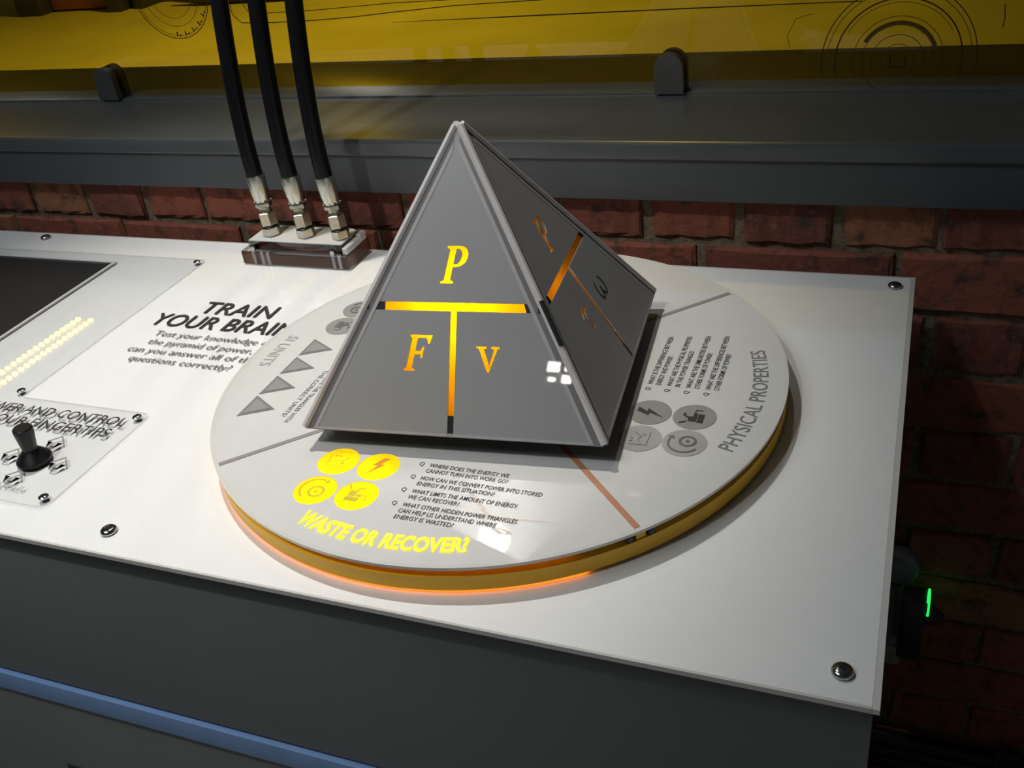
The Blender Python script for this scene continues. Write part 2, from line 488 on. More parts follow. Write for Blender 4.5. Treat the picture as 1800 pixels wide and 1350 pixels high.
for i in range(16):
    a = radians(265 + i * 5)
    on_pane([stroke([(WX2 + .0715 * cos(a), WZ2 + .0715 * sin(a)), (WX2 + (.064 + .004 * (i % 3)) * cos(a), WZ2 + (.064 + .004 * (i % 3)) * sin(a))], .0022)], 'tyre_tread')
on_pane([stroke([(-.365, .261), (-.15, .2622), (.078, .263), (.31, .263)], [.0005, .0018, .0016, .0012])], 'drawing_line')
on_pane([stroke([(-.652, .300), (-.653, .290), (-.651, .282), (-.638, .270), (-.58, .2685), (-.499, .269), (-.43, .2715), (-.357, .276), (-.26, .281), (-.17, .2825), (.1, .287)], .0013)], 'drawing_line')
on_pane([stroke([(-.630, .305), (-.622, .288), (-.60, .283), (-.5, .284), (-.36, .289), (-.1, .2905)], .0011)], 'drawing_line')
on_pane([stroke([(.222, .208), (.219, .223), (.229, .244), (.25, .250)], .0007)], 'drawing_line')
on_pane([stroke([(.477, .225), (.478, .237), (.476, .252)], .0012)], 'drawing_line')

def clamp(x, label):
    c = empty('glass_clamp', (x, YP + .005, 0.1505), label, 'clamp', None)
    def plate(y0, y1):
        w2 = .0205; lp = [(x - w2, 0.1506), (x + w2, 0.1506)] + [(x + w2 * cos(radians(a)), .186 + w2 * sin(radians(a))) for a in range(0, 181, 12)]
        mt = Matrix.Translation((0, y1, 0)) @ Matrix.Rotation(radians(90), 4, 'X')
        me = flat([lp], y1 - y0, mt); return me
    o = obj('front_jaw', plate(YP - .013, YP - .0006), 'clamp', c)
    o.modifiers.new('bevel', 'BEVEL').width = .0018; o.modifiers['bevel'].segments = 3; o.modifiers['bevel'].limit_method = 'ANGLE'
    o = obj('rear_jaw', plate(YP + .0106, YP + .023), 'clamp', c)
    o.modifiers.new('bevel', 'BEVEL').width = .0018; o.modifiers['bevel'].segments = 3; o.modifiers['bevel'].limit_method = 'ANGLE'
    bm = B(); box(bm, x - .0195, x + .0195, YP - .0008, YP + .0108, .1506, .1645); obj('spacer', bm, 'black', c)
    return c
clamp(0.0600, 'grey metal clamp holding yellow glass, on ledge beyond the pyramid')
clamp(-0.951, 'grey metal clamp holding yellow glass, on ledge left of the hoses')

# ------------------------------------------------------------------ hall beyond the glass
t = empty('display_cabinet', (-7.8, 7.9, -Z0), 'red brown display cabinet with black posts far beyond glass', 'cabinet')
bm = B(); box(bm, -8.22, -7.38, 7.62, 8.25, -Z0 + .02, 0.2, bev=.01); obj('body', bm, 'wood_red', t)
for xa, xb in ((-8.56, -8.24), (-7.36, -7.18)):
    bm = B(); box(bm, xa, xb, 7.46, 7.75, -Z0, 0.3, bev=.01); obj('post', bm, 'dark', t)
t = empty('display_cabinet', (-6.95, 7.9, -Z0), 'narrow dark display cabinet far beyond glass', 'cabinet')
bm = B(); box(bm, -7.10, -6.98, 7.56, 8.1, -Z0, 0.3, bev=.01); obj('post', bm, 'dark', t)
bm = B(); box(bm, -6.97, -6.70, 7.85, 8.2, -Z0 + .01, 0.1, bev=.01); obj('body', bm, 'wood_red', t)
bm = B(); sweep(bm, [(-6.65, 7.62, -Z0 + .06), (-6.3, 7.6, -Z0 + .08), (-5.2, 7.6, -Z0 + .08), (-4.6, 7.6, -Z0 + .06)], [.02, .07, .07, .02], 12)
tag(obj('floor_barrier', bm, 'dark', base=(-5.6, 7.6, -Z0)), 'low black barrier lying on hall floor beyond glass', 'barrier')
bm = B(); box(bm, -5.1, -4.5, 7.75, 8.15, -Z0, -.55, bev=.02)
tag(obj('plinth', bm, 'wood_red', base=(-4.8, 7.95, -Z0)), 'low brown plinth on hall floor behind the hoses', 'plinth')

# ================================================================== the console
XR, YF, YK = 0.406, -0.322, 0.333
XL = -1.75
cab = empty('console_cabinet', (-0.67, 0, -Z0), 'dark grey console cabinet with a bluish lit ledge strip', 'cabinet')
CF = -0.312
bm = B(); box(bm, XL + .01, XR - .004, CF + .02, YK - .02, -Z0, -.0062); obj('carcass', bm, 'cabinet', cab, smooth=False)
bm = B(); box(bm, XL + .01, XR - .004, CF, CF + .0195, -.236, -.0062, bev=.0015); obj('upper_panel', bm, 'cabinet', cab)
bm = B(); box(bm, XL + .01, XR - .004, CF - .004, CF + .0195, -.270, -.2405, bev=.001); obj('ledge_strip', bm, 'blue', cab); cab.children[-1]['label'] = 'ledge strip with bluish light in its colour'
bm = B(); box(bm, XL + .01, XR - .006, CF + .006, CF + .0195, -.2403, -.2362); obj('shadow_gap', bm, 'shadow_gap', cab)
bm = B(); box(bm, XL + .01, XR - .004, CF + .0005, CF + .0195, -Z0 + .05, -.2703, bev=.001); obj('lower_panel', bm, 'cabinet', cab)
bm = B(); box(bm, -.507, .30, CF - .0006, CF + .0004, -.95, -.402); obj('vent_recess', bm, 'shadow_gap', cab)
bm = B(); box(bm, -.500, .294, CF - .0035, CF - .0008, -.943, -.411, bev=.0008); obj('access_door', bm, 'cabinet', cab)

top = empty('worktop', (0, 0, -.0060), 'white acrylic worktop lettered TRAIN YOUR BRAIN under a clear sheet', 'worktop')
bm = B(); box(bm, XL, XR - .00535, YF + .0026, YK - .0026, -.0060, -.0012); obj('white_sheet', bm, 'white', top, smooth=False)
bm = B(); box(bm, XL, XR, YF, YK, -.0010, 0.0); obj('clear_sheet', bm, 'clear', top, smooth=False)
for nm, (a, b, c_, d_) in dict(e1=(XR - .0052, XR - .0002, YF + .0002, YK - .0002), e2=(XL, XR - .0054, YF + .0002, YF + .0024), e3=(XL, XR - .0054, YK - .0024, YK - .0002)).items():
    bm = B(); box(bm, a, b, c_, d_, -.0060, -.0011); obj('edge_strip', bm, 'disc_edge', top, smooth=False)

# lettering sits on the clear sheet and drops its shadow on the white one
obj('title_text', join([fit_text('TRAIN', -.483, -.368, .1158, .031, .010, .0003), fit_text('YOUR BRAIN', -.536, -.316, .0765, .031, .010, .0003)]), 'black_print', top, smooth=False)
body = [('Test your knowledge on', -.506, -.322, .0505), ('the pyramid of power,', -.500, -.340, .0300), ('can you answer all of the', -.516, -.322, .0095), ('questions correctly?', -.498, -.345, -.0110)]
obj('body_text', join([fit_text(s, a, b, y, .0125, .002, .0003) for s, a, b, y in body]), 'grey_print', top, smooth=False)

def bolt(x, y, parent):
    bm = B(); prof = [(0, .0078), (.0010, .0080), (.0022, .0077), (.0034, .0066), (.0042, .0050), (.0045, .0030)]
    axis_lathe(bm, (x, y, 0.0), (0, 0, 1), prof, 32)
    b = obj('bolt', bm, 'chrome', parent)
    bm = B(); axis_lathe(bm, (x, y, .0042), (0, 0, 1), [(0, .0027), (.0006, .0027)], 6); obj('hex_socket', bm, 'socket', b, smooth=False)
for x, y in ((-.286, -.293), (.379, -.295), (.384, .305), (-.935, .311)):
    bolt(x, y, top)

# ------------------------------------------------------------------ clear overlay with display opening and joystick plate
ov = empty('acrylic_overlay', (-0.8, 0, 0), 'clear acrylic overlay sheet framing the display and joystick, on worktop', 'overlay sheet')
def rc(cx, cy, r, a, n=6): return [(cx + r * cos(radians(a + 90 * i / n)), cy + r * sin(radians(a + 90 * i / n))) for i in range(n + 1)]
SX0, SX1, SY0, SY1 = -1.45, -.7295, -.062, .2345
outer = [(-1.62, -.281)] + rc(-.377 - .012, -.281 + .012, .012, -90) + rc(-.377 - .010, -.1135 - .010, .010, 0) + [(-.566, -.1135)] + \
        [(-.572 + .006 * (1 - cos(radians(t_))), -.1075 - .006 * sin(radians(t_))) for t_ in range(90, -1, -15)] + \
        rc(-.572 - .010, .2625 - .010, .010, 0) + [(-1.62, .2625)]
inner = rrect(SX0 - .006, SX1 + .006, SY0 - .006, SY1 + .006, .003, 3)
me = flat([outer, inner], 0.0024, Matrix.Translation((0, 0, .0006)))
sheet = obj('sheet', me, 'clear', ov, smooth=False)
sheet.data.materials.append(M['clear_edge'])
for p in sheet.data.polygons:
    if abs(p.normal.z) < .5: p.material_index = 1
obj('heading_text', join([fit_text('POWER AND CONTROL', -.618, -.3955, -.1425, .0155, .008, .0032), fit_text('AT YOUR FINGERTIPS', -.617, -.4005, -.1645, .0155, .008, .0032)]), 'black_print', ov, smooth=False)
obj('caption_text', fit_text('HLAYAUI', -.478, -.425, -.2635, .0060, .0, .0032), 'faint_print', ov, smooth=False)
JX, JY = -.4515, -.2165
for (ax_, ay_, ro) in ((JX, JY + .0315, 0), (JX - .035, JY + .001, 0), (JX + .034, JY - .001, 0), (JX, JY - .031, 0)):
    lp = [(-.0045, -.0105), (.0045, -.0105), (.0045, 0), (.0120, 0), (0, .0125), (-.0120, 0), (-.0045, 0)]
    ip = [(x * .84, y * .84 - .0002) for x, y in lp]
    mt = Matrix.Translation((ax_, ay_, .0031)) @ Matrix.Rotation(radians(ro), 4, 'Z')
    obj('arrow', flat([lp, ip], .0006, mt), 'pale_print', ov, smooth=False)
for x, y in ((-.583, .2525), (-.389, -.1235), (-.390, -.268), (-.5815, -.103)):
    bm = B(); axis_lathe(bm, (x, y, .0031), (0, 0, 1), [(0, .0052), (.0012, .0052), (.0022, .0040), (.0028, .0020)], 20); s_ = obj('screw', bm, 'chrome', ov)
    bm = B(); axis_lathe(bm, (x, y, .0057), (0, 0, 1), [(0, .0018), (.0004, .0018)], 6); obj('socket', bm, 'socket', s_, smooth=False)

scr = empty('display_screen', (-1.09, .09, 0), 'dark display screen set in the clear overlay', 'screen')
bm = B(); box(bm, SX0 - .004, SX1 + .004, SY0 - .004, SY1 + .004, .0004, .0016); obj('bezel', bm, 'shadow_gap', scr, smooth=False)
bm = B(); box(bm, SX0 + .001, SX1, SY0, SY1 - .006, .0017, .0026); obj('display_glass', bm, 'screen', scr, smooth=False)
bm = B()
for a, b, c_, d_ in ((SX1 + .0012, SX1 + .0058, SY0, SY1 + .0058), (SX0, SX1 + .0011, SY1 + .0012, SY1 + .0058)):
    bm2 = B(); box(bm2, a, b, c_, d_, .0017, .0030); obj('opening_rim', bm2, 'clear_edge', scr, smooth=False)
bm.free()

joy = empty('joystick', (JX, JY, .0031), 'small black joystick standing on the clear control plate', 'joystick')
bm = B(); axis_lathe(bm, (JX, JY, .0031), (0, 0, 1), [(0, .0185), (.003, .0182), (.008, .0140), (.012, .0100), (.014, .0085)], 28); obj('boot', bm, 'rubber', joy)
bm = B(); axis_lathe(bm, (JX, JY, .0150), (.06, .03, 1), [(0, .0075), (.004, .0078), (.026, .0105), (.0285, .0102), (.0300, .0088)], 24); obj('handle', bm, 'rubber', joy)

# ------------------------------------------------------------------ hose manifold and hoses
MX0, MX1, MY0, MY1 = -.506, -.329, .262, .329
mf = empty('hose_manifold', ((MX0 + MX1) / 2, (MY0 + MY1) / 2, 0), 'clear acrylic manifold block under the three hoses', 'manifold')
def faced_box(nm, x0, x1, y0, y1, z0, z1, par):
    bm = B(); box(bm, x0, x1, y0, y1, z0, z1, bev=.0008, seg=1)
    o = obj(nm, bm, 'block', par, smooth=False)
    return o
faced_box('base_block', MX0, MX1, MY0, MY1, .0005, .0205, mf)
cx0, cx1, cy0, cy1 = MX0 + .012, MX1 - .010, MY0 + .008, MY1 - .004
ch = .016
lp = [(cx0, cy0), (cx1, cy0), (cx1, cy1 - .006), (cx1 - .010, cy1), (cx0 + ch, cy1), (cx0, cy1 - ch * 1.3)]
obj('upper_block', flat([lp], .0125, Matrix.Translation((0, 0, .0208))), 'block', mf, smooth=False)
obj('bright_top_sheet', flat([[(x * .996 + .004 * (cx0 + cx1) / 2, y * .98 + .02 * (cy0 + cy1) / 2) for x, y in lp]], .0012, Matrix.Translation((0, 0, .0334))), 'disc_white', mf, smooth=False)  # white sheet added for the bright worktop seen through the block
bm = B(); box(bm, MX0 + .004, MX1 - .004, MY1 - .006, MY1 - .001, .0012, .0200); obj('red_reflection_slab', bm, 'wood_red', mf, smooth=False); mf.children[-1]['label'] = 'dark red rear gasket'  # reflection of the bricks inside the acrylic, put in as a red brown slab
for x in (cx0 + .008, cx0 + .022, cx0 + .032, cx1 - .014, cx1 - .004):
    bm = B(); sweep(bm, [(x, MY0 + .004, .0008), (x, MY0 + .004, .0200)], .0026, 10); obj('screw_bore', bm, 'clear_edge', mf)
for x in (cx0 + .008, cx1 - .014):
    bm = B(); axis_lathe(bm, (x, cy0 - .0035, .0207), (0, 0, 1), [(0, .0042), (.006, .0042), (.007, .003)], 14); obj('cap_screw', bm, 'chrome', mf)
bm = B(); box(bm, MX1 - .009, MX1 - .001, MY0 + .006, MY1 - .022, .0207, .0300, bev=.001, seg=1); obj('end_block', bm, 'clear_edge', mf, smooth=False)
bm = B(); box(bm, MX1 - .009, MX1 - .001, MY1 - .020, MY1 - .004, .0207, .0330, bev=.001, seg=1); obj('end_block', bm, 'clear_edge', mf, smooth=False)

def bez(p0, p1, p2, p3, n):
    out = []
    for i in range(n + 1):
        t_ = i / n; a = 1 - t_
        out.append(a ** 3 * p0 + 3 * a * a * t_ * p1 + 3 * a * t_ * t_ * p2 + t_ ** 3 * p3)
    return out
def hose(bx, lean, label):
    by = .294; z = .0347
    h = empty('hydraulic_hose', (bx, by, z), label, 'hose')
    base = Vector((bx, by, z)); ax = Vector((lean, 0.03, 1)).normalized()
    K = .82
    P = lambda d: base + ax * (d * K)
    def hexn(name, d0, d1, r, mat, ph):
        bm = B(); axis_lathe(bm, base, ax, [(d0 * K, r * .92), (d0 * K + .0012, r), (d1 * K - .0012, r), (d1 * K, r * .90)], 6, ph); obj(name, bm, mat, h, smooth=False)
    hexn('lock_nut', 0.0, .0155, .0134, 'steel', .3)
    bm = B(); axis_lathe(bm, base, ax, [(.0157 * K, .0115), (.0175 * K, .0104), (.0185 * K, .0115)], 24); obj('seal_ring', bm, 'black', h)
    hexn('swivel_nut', .0188, .0430, .0130, 'steel_warm', .75)
    bm = B(); axis_lathe(bm, base, ax, [(.0432 * K, .0100), (.0455 * K, .0090), (.0510 * K, .0090), (.0520 * K, .0096)], 24); obj('neck', bm, 'steel_warm', h)
    hexn('crimp_collar', .0522, .0605, .0122, 'steel', .2)
    bm = B(); axis_lathe(bm, base, ax, [(.0607 * K, .0096), (.0625 * K, .0114), (.0660 * K, .0120), (.0720 * K, .0122), (.0760 * K, .0130), (.1080 * K, .0139), (.1100 * K, .0136)], 32); f = obj('ferrule', bm, 'steel', h)
    for k in range(10):
        a = 2 * pi * k / 10
        t_ = Vector((0, 0, 1)); u = ax.cross(Vector((0, 1, 0))).normalized(); v = ax.cross(u)
        d = cos(a) * u + sin(a) * v
        bm = B(); sweep(bm, [P(.0632) + d * .0106, P(.0642) + d * .0124], .0017, 8); obj('crimp_dimple', bm, 'steel', f)
    p0 = P(.1095)
    pts = bez(p0, p0 + ax * .10, Vector((bx - .016, by + .030, z + .30)), Vector((bx - .002, by + .065, z + .52)), 16)
    e = pts[-1]
    pts += bez(e, e + Vector((.01, .03, .2)), Vector((bx + .06, by + .10, 1.4)), Vector((bx + .40, by - .1, 4.14)), 14)[1:]
    bm = B(); sweep(bm, pts, .0117, 20); obj('rubber_hose', bm, 'hose', h)
hose(-.4665, -.070, 'black hydraulic hose with steel fitting, farthest from the pyramid')
hose(-.4085, -.070, 'black hydraulic hose with steel fitting, middle one on the manifold')
hose(-.3510, -.085, 'black hydraulic hose with steel fitting, nearest to the pyramid')

# ================================================================== the turntable disc
DT = 0.0283
disc = empty('question_disc', (0, 0, 0), 'round white question disc on a yellow ring, lit WASTE OR RECOVER', 'disc')
bm = B(); arc_band(bm, .275, .2988, .0028, .0175); r_ = obj('yellow_ring', bm, 'yellow', disc)
bm = B(); arc_band(bm, .272, .2880, .0176, .0255); obj('recess_band', bm, 'amber_dark', disc)
bm = B(); arc_band(bm, .262, .2930, .0004, .0029); obj('foot_ring', bm, 'amber_dark', disc)
bm = B(); arc_band(bm, .2932, .2945, .0006, .0024, 188, 306, 90); obj('led_strip', bm, 'led_orange', disc); disc.children[-1]['label'] = 'glowing orange led strip under the ring'
bm = B(); arc_band(bm, .2882, .2890, .0200, .0235, 225, 304, 60); obj('led_strip', bm, 'led_dim', disc)
bm = B(); axis_lathe(bm, (0, 0, .0004), (0, 0, 1), [(0, .245), (.0020, .245)], 96); obj('base_plate', bm, 'white', disc)

ICON_F = [(-.0913, -.1787), (-.0483, -.1785), (-.0912, -.2232), (-.0482, -.2222)]
ICON_R = [(-.0871, -.1795), (-.0437, -.1788), (-.0862, -.2212), (-.0437, -.2217)]
IR = .0205
me = flat([circle(0, 0, .2995, 240)] + [circle(x, y, IR, 48) for x, y in ICON_F], .0026, Matrix.Translation((0, 0, DT - .0026)))
pl = obj('top_plate', me, 'disc_white', disc, smooth=False)
bm = B(); arc_band(bm, .2962, .3000, DT - .0028, DT + .0002); obj('edge_band', bm, 'disc_edge', disc)

RZ = lambda d: Matrix.Rotation(radians(d), 4, 'Z')
# sector lines
for k, mt_ in ((45, 'line_grey'), (135, 'line_grey'), (225, 'line_grey'), (315, 'line_amber')):
    bm = B(); box(bm, .06, .2955, -.0028, .0028, DT + .0001, DT + .0005)
    me = bpy.data.meshes.new('sector_line'); bm.to_mesh(me); bm.free(); me.transform(RZ(k))
    obj('sector_line', me, mt_, disc, smooth=False)

ZP = DT + .0004
def icon_glyph(kind, cx, cy, mat, mt, parent, zz=ZP + .0004):
    S = IR
    T = lambda lps: [[(cx + S * x, cy + S * y) for x, y in lp] for lp in lps]
    if kind == 'bolt':
        groups = [[[(.34, .60), (.02, .62), (-.28, .02), (-.04, .02), (-.34, -.68), (.28, .14), (.03, .14)]]]
    elif kind == 'machine':
        groups = [[rect(-.46, .22, -.44, -.16)], [rect(-.40, -.02, -.12, .26)], [rect(.02, .26, -.12, .06)],
                  [stroke([(-.44, .32), (-.60, .62)], .09)], [stroke([(-.1, .28), (.05, .50), (.22, .46)], .10)],
                  [stroke([(.28, .02), (.50, .02), (.52, -.30)], .05)]]
    elif kind == 'turn':
        groups = [[circle(.12, -.12, .40, 36), circle(.12, -.12, .29, 36)], [circle(.12, -.12, .09, 16)],
                  [stroke([(-.02 + .70 * cos(radians(a)), .02 + .70 * sin(radians(a))) for a in range(70, 246, 8)], .09)],
                  [[(.34, .80), (.20, .50), (.46, .56)]]]
    else:
        groups = [[stroke([(-.5, -.4), (-.5, .4)], .04)], [stroke([(-.5, -.4), (.5, -.4)], .04)], [stroke([(-.5, -.2), (-.1, .05), (.15, -.05), (.45, .35)], .05)],
                  [rect(-.3, -.2, .28, .4)], [rect(-.1, 0, .28, .4)], [circle(.3, -.15, .08, 12)]]
    obj('icon_symbol', join([flat(T(g), .0002) for g in groups]), mat, parent, smooth=False)
    o = parent.children[-1]; d = org(parent)
    o.data.transform(Matrix.Translation(-d) @ mt @ Matrix.Translation((0, 0, zz)) @ Matrix.Translation(d))
    return o

# lit icons of the front sector: amber diffusers with lamps beneath
for (x, y), kd in zip(ICON_F, ('graph', 'bolt', 'turn', 'machine')):
    ic = obj('lit_icon', flat([circle(x, y, IR * .998, 48)], 0, Matrix.Translation((0, 0, DT - .0002))), 'amber_lit', disc, smooth=False)
    icon_glyph(kd, x, y, 'icon_orange' if kd == 'bolt' else 'icon_print', Matrix(), ic, DT + .0006)
    light('icon_lamp', 'POINT', (x, y - .009, DT - .0185), None, 0.021, (1.0, 0.55, 0.03), shadow_soft_size=.006)
obj('lit_title', arc_text('WASTE OR RECOVER?', .2808, .0172, -107.8, -73.0, .042, ZP + .0002), 'title_lit', disc, smooth=False)

def questions(mt, items, name='question_text'):
    ms = []
    for i, (bul, lines) in enumerate(items):
        y = -.1690 - .01935 * i
        if bul: ms.append(fit_text('Q', -.0108, -.0058, y + .0004, .0052, .0, 0))
        for j, (s, x0, x1) in enumerate(lines):
            ms.append(fit_text(s, x0, x1, y - .0083 * j, .0054, .004, 0))
    me = join(ms); me.transform(mt @ Matrix.Translation((0, 0, ZP)))
    return obj(name, me, 'black_print', disc, smooth=False)
questions(Matrix(), [
    (1, [('WHERE DOES THE ENERGY WE', 0, .0795), ('CANNOT TURN INTO WORK GO?', 0, .0810)]),
    (1, [('HOW CAN WE CONVERT POWER INTO STORED', 0, .1180), ('ENERGY IN THIS SITUATION?', 0, .0760)]),
    (1, [('WHAT LIMITS THE AMOUNT OF ENERGY', 0, .1020), ('WE CAN RECOVER?', 0, .0500)]),
    (1, [('WHAT OTHER HIDDEN POWER TRIANGLES', 0, .1090), ('CAN HELP US UNDERSTAND WHERE', 0, .0930), ('ENERGY IS WASTED?', 0, .0565)])])
R90 = RZ(90)
questions(Matrix.Translation((0, 0, 0)) @ R90 @ Matrix.Translation((.005, 0, 0)), [
    (1, [('WHAT IS THE DIFFERENCE BETWEEN', 0, .0955), ('ENERGY AND POWER?', 0, .0560)]),
    (1, [('WHAT ARE THE PHYSICAL PROPERTIES', 0, .0995), ('IN THIS POWER TRIANGLE?', 0, .0700)]),
    (1, [('WHAT ARE THE SIMILARITIES BETWEEN', 0, .1030), ('OTHER FORMS OF POWER?', 0, .0690)]),
    (1, [('WHAT ARE THE DIFFERENCES BETWEEN', 0, .1055), ('OTHER FORMS OF POWER?', 0, .0700)])])
obj('sector_title', arc_text('PHYSICAL PROPERTIES', .2805, .0150, -109.0, -71.6, .004, ZP, R90), 'mid_print', disc, smooth=False)
for (x, y), kd, mc, mg in zip(ICON_R, ('graph', 'bolt', 'turn', 'machine'), ('faint_print', 'pale_print', 'faint_print', 'pale_print'), ('pale_print', 'black_print', 'grey_print', 'black_print')):
    ic = obj('icon', flat([circle(x, y, IR, 48)], .0003, R90 @ Matrix.Translation((0, 0, ZP - .0002))), mc, disc, smooth=False)
    icon_glyph(kd, x, y, mg, R90, ic)
RM = RZ(-90)
obj('sector_title', arc_text('SI UNITS', .2800, .0140, -97.2, -83.0, .004, ZP, RM), 'faint_print', disc, smooth=False)
for x0, x1 in ((.0908, .1308), (.0500, .0880), (.0093, .0465), (-.0317, .0060)):
    xm = (x0 + x1) / 2
    tri = [(x0, -.2418), (x1, -.2418), (xm, -.2070)]
    ins = [(xm + (x - xm) * .72, -.2300 + (y + .2300) * .72) for x, y in tri]
    q = obj('answer_triangle', flat([tri], .0003, RM @ Matrix.Translation((0, 0, ZP - .0002))), 'mid_print', disc, smooth=False)
    obj('triangle_centre', flat([ins], .0003, RM @ Matrix.Translation((0, 0, ZP + .0002))), 'pale_print', q, smooth=False)
me = join([fit_text('CAN YOU COMPLETE THE TRIANGLES WITH', -.010, .130, -.1840, .0054, .004, 0), fit_text('THE CORRECT UNITS?', .030, .1215, -.1930, .0054, .004, 0)])
me.transform(RM @ Matrix.Translation((0, 0, ZP))); obj('question_text', me, 'grey_print', disc, smooth=False)
for (x, y), kd in (((-.1085, -.2235), 'turn'), ((-.0660, -.2235), 'machine')):
    ic = obj('icon', flat([circle(x, y, IR, 48)], .0003, RM @ Matrix.Translation((0, 0, ZP - .0002))), 'pale_print', disc, smooth=False)
    icon_glyph(kd, x, y, 'grey_print', RM, ic)
# black screws and yellow stop in the rim by the front right sector line
for a in (-46.6, -42.6):
    d = Vector((cos(radians(a)), sin(radians(a)), 0))
    bm = B(); axis_lathe(bm, d * .286 + Vector((0, 0, .0208)), d, [(0, .0040), (.0112, .0040), (.0124, .0030)], 16); obj('rim_screw', bm, 'black', disc)
a = -44.6; d = Vector((cos(radians(a)), sin(radians(a)), 0))
bm = B(); box(bm, .2885, .2975, -.0045, .0045, .0177, .0253); me = bpy.data.meshes.new('stop'); bm.to_mesh(me); bm.free(); me.transform(RZ(a))
obj('stop_block', me, 'yellow', disc, smooth=False)

# ================================================================== the pyramid
PS, PZ, PH, PA = .14975, .0503, .3024, 5.473
pyr = empty('power_pyramid', (0, 0, DT + .0008), 'grey acrylic pyramid with glowing orange letters P, F and v', 'pyramid')
MR = Matrix.Rotation(radians(PA), 4, 'Z')
SL = math.hypot(PS, PH - PZ)
def face_mtx(k):
    F = MR @ Matrix.Rotation(radians(90 * k), 4, 'Z')
    o_ = F @ Vector((0, -PS, PZ)); U = (F.to_3x3() @ Vector((1, 0, 0))); V = (F.to_3x3() @ Vector((0, PS, PH - PZ))).normalized(); N = U.cross(V)
    m = Matrix.Identity(4)
    m.col[0][:3] = U; m.col[1][:3] = V; m.col[2][:3] = N; m.col[3][:3] = o_
    return m
def hw(v): return PS * (1 - v / SL)

def serif_P(u0, v0, h, sl=.2):
    def S(pts): return [(u0 + h * (x + sl * y), v0 + h * y) for x, y in pts]
    bowl = [(.37 + .27 * sin(radians(a)), .72 - .28 * cos(radians(a))) for a in range(0, 181, 15)]
    cnt = [(.33 + .13 * sin(radians(a)), .72 - .205 * cos(radians(a))) for a in range(0, 181, 15)]
    return [S([(0, 0), (.37, 0), (.37, .05), (.27, .085), (.27, .44)] + bowl + [(0, 1), (0, .95), (.09, .915), (.09, .085), (0, .05)]),
            S([(.27, .515)] + cnt + [(.27, .925)])]
def serif_F(u0, v0, h, sl=.2):
    pts = [(0, 0), (.34, 0), (.34, .05), (.24, .085), (.24, .465), (.40, .465), (.44, .36), (.485, .36), (.485, .68), (.44, .68), (.40, .555), (.24, .555), (.24, .92),
           (.50, .92), (.57, .76), (.62, .76), (.66, 1.0), (0, 1), (0, .95), (.07, .915), (.07, .085), (0, .05)]
    return [[(u0 + h * (x + sl * y), v0 + h * y) for x, y in pts]]
def serif_v(u0, v0, h):
    pts = [(0, 1), (.42, 1), (.42, .93), (.31, .90), (.535, .28), (.72, .90), (.60, .93), (.60, 1), (.95, 1), (.95, .93), (.86, .90), (.54, 0), (.46, 0), (.10, .90), (0, .93)]
    return [[(u0 + h * x, v0 + h * y) for x, y in pts]]
def tau(u0, v0, h):
    a = stroke([(0, .72), (.06, .86), (.16, .90), (.75, .90)], .16)
    b = stroke([(.42, .83), (.34, .35), (.35, .14), (.44, .06), (.60, .10)], .15)
    return [[(u0 + h * x, v0 + h * y) for x, y in a], [(u0 + h * x, v0 + h * y) for x, y in b]]
def omega(u0, v0, h):
    a = stroke([(.10, .95), (-.04, .7), (-.06, .35), (.06, .08), (.24, .06), (.40, .30), (.42, .55)], .11)
    b = stroke([(.42, .52), (.44, .28), (.62, .06), (.82, .10), (.96, .38), (.94, .72), (.80, .95)], .11)
    return [[(u0 + h * x, v0 + h * y) for x, y in a], [(u0 + h * x, v0 + h * y) for x, y in b]]

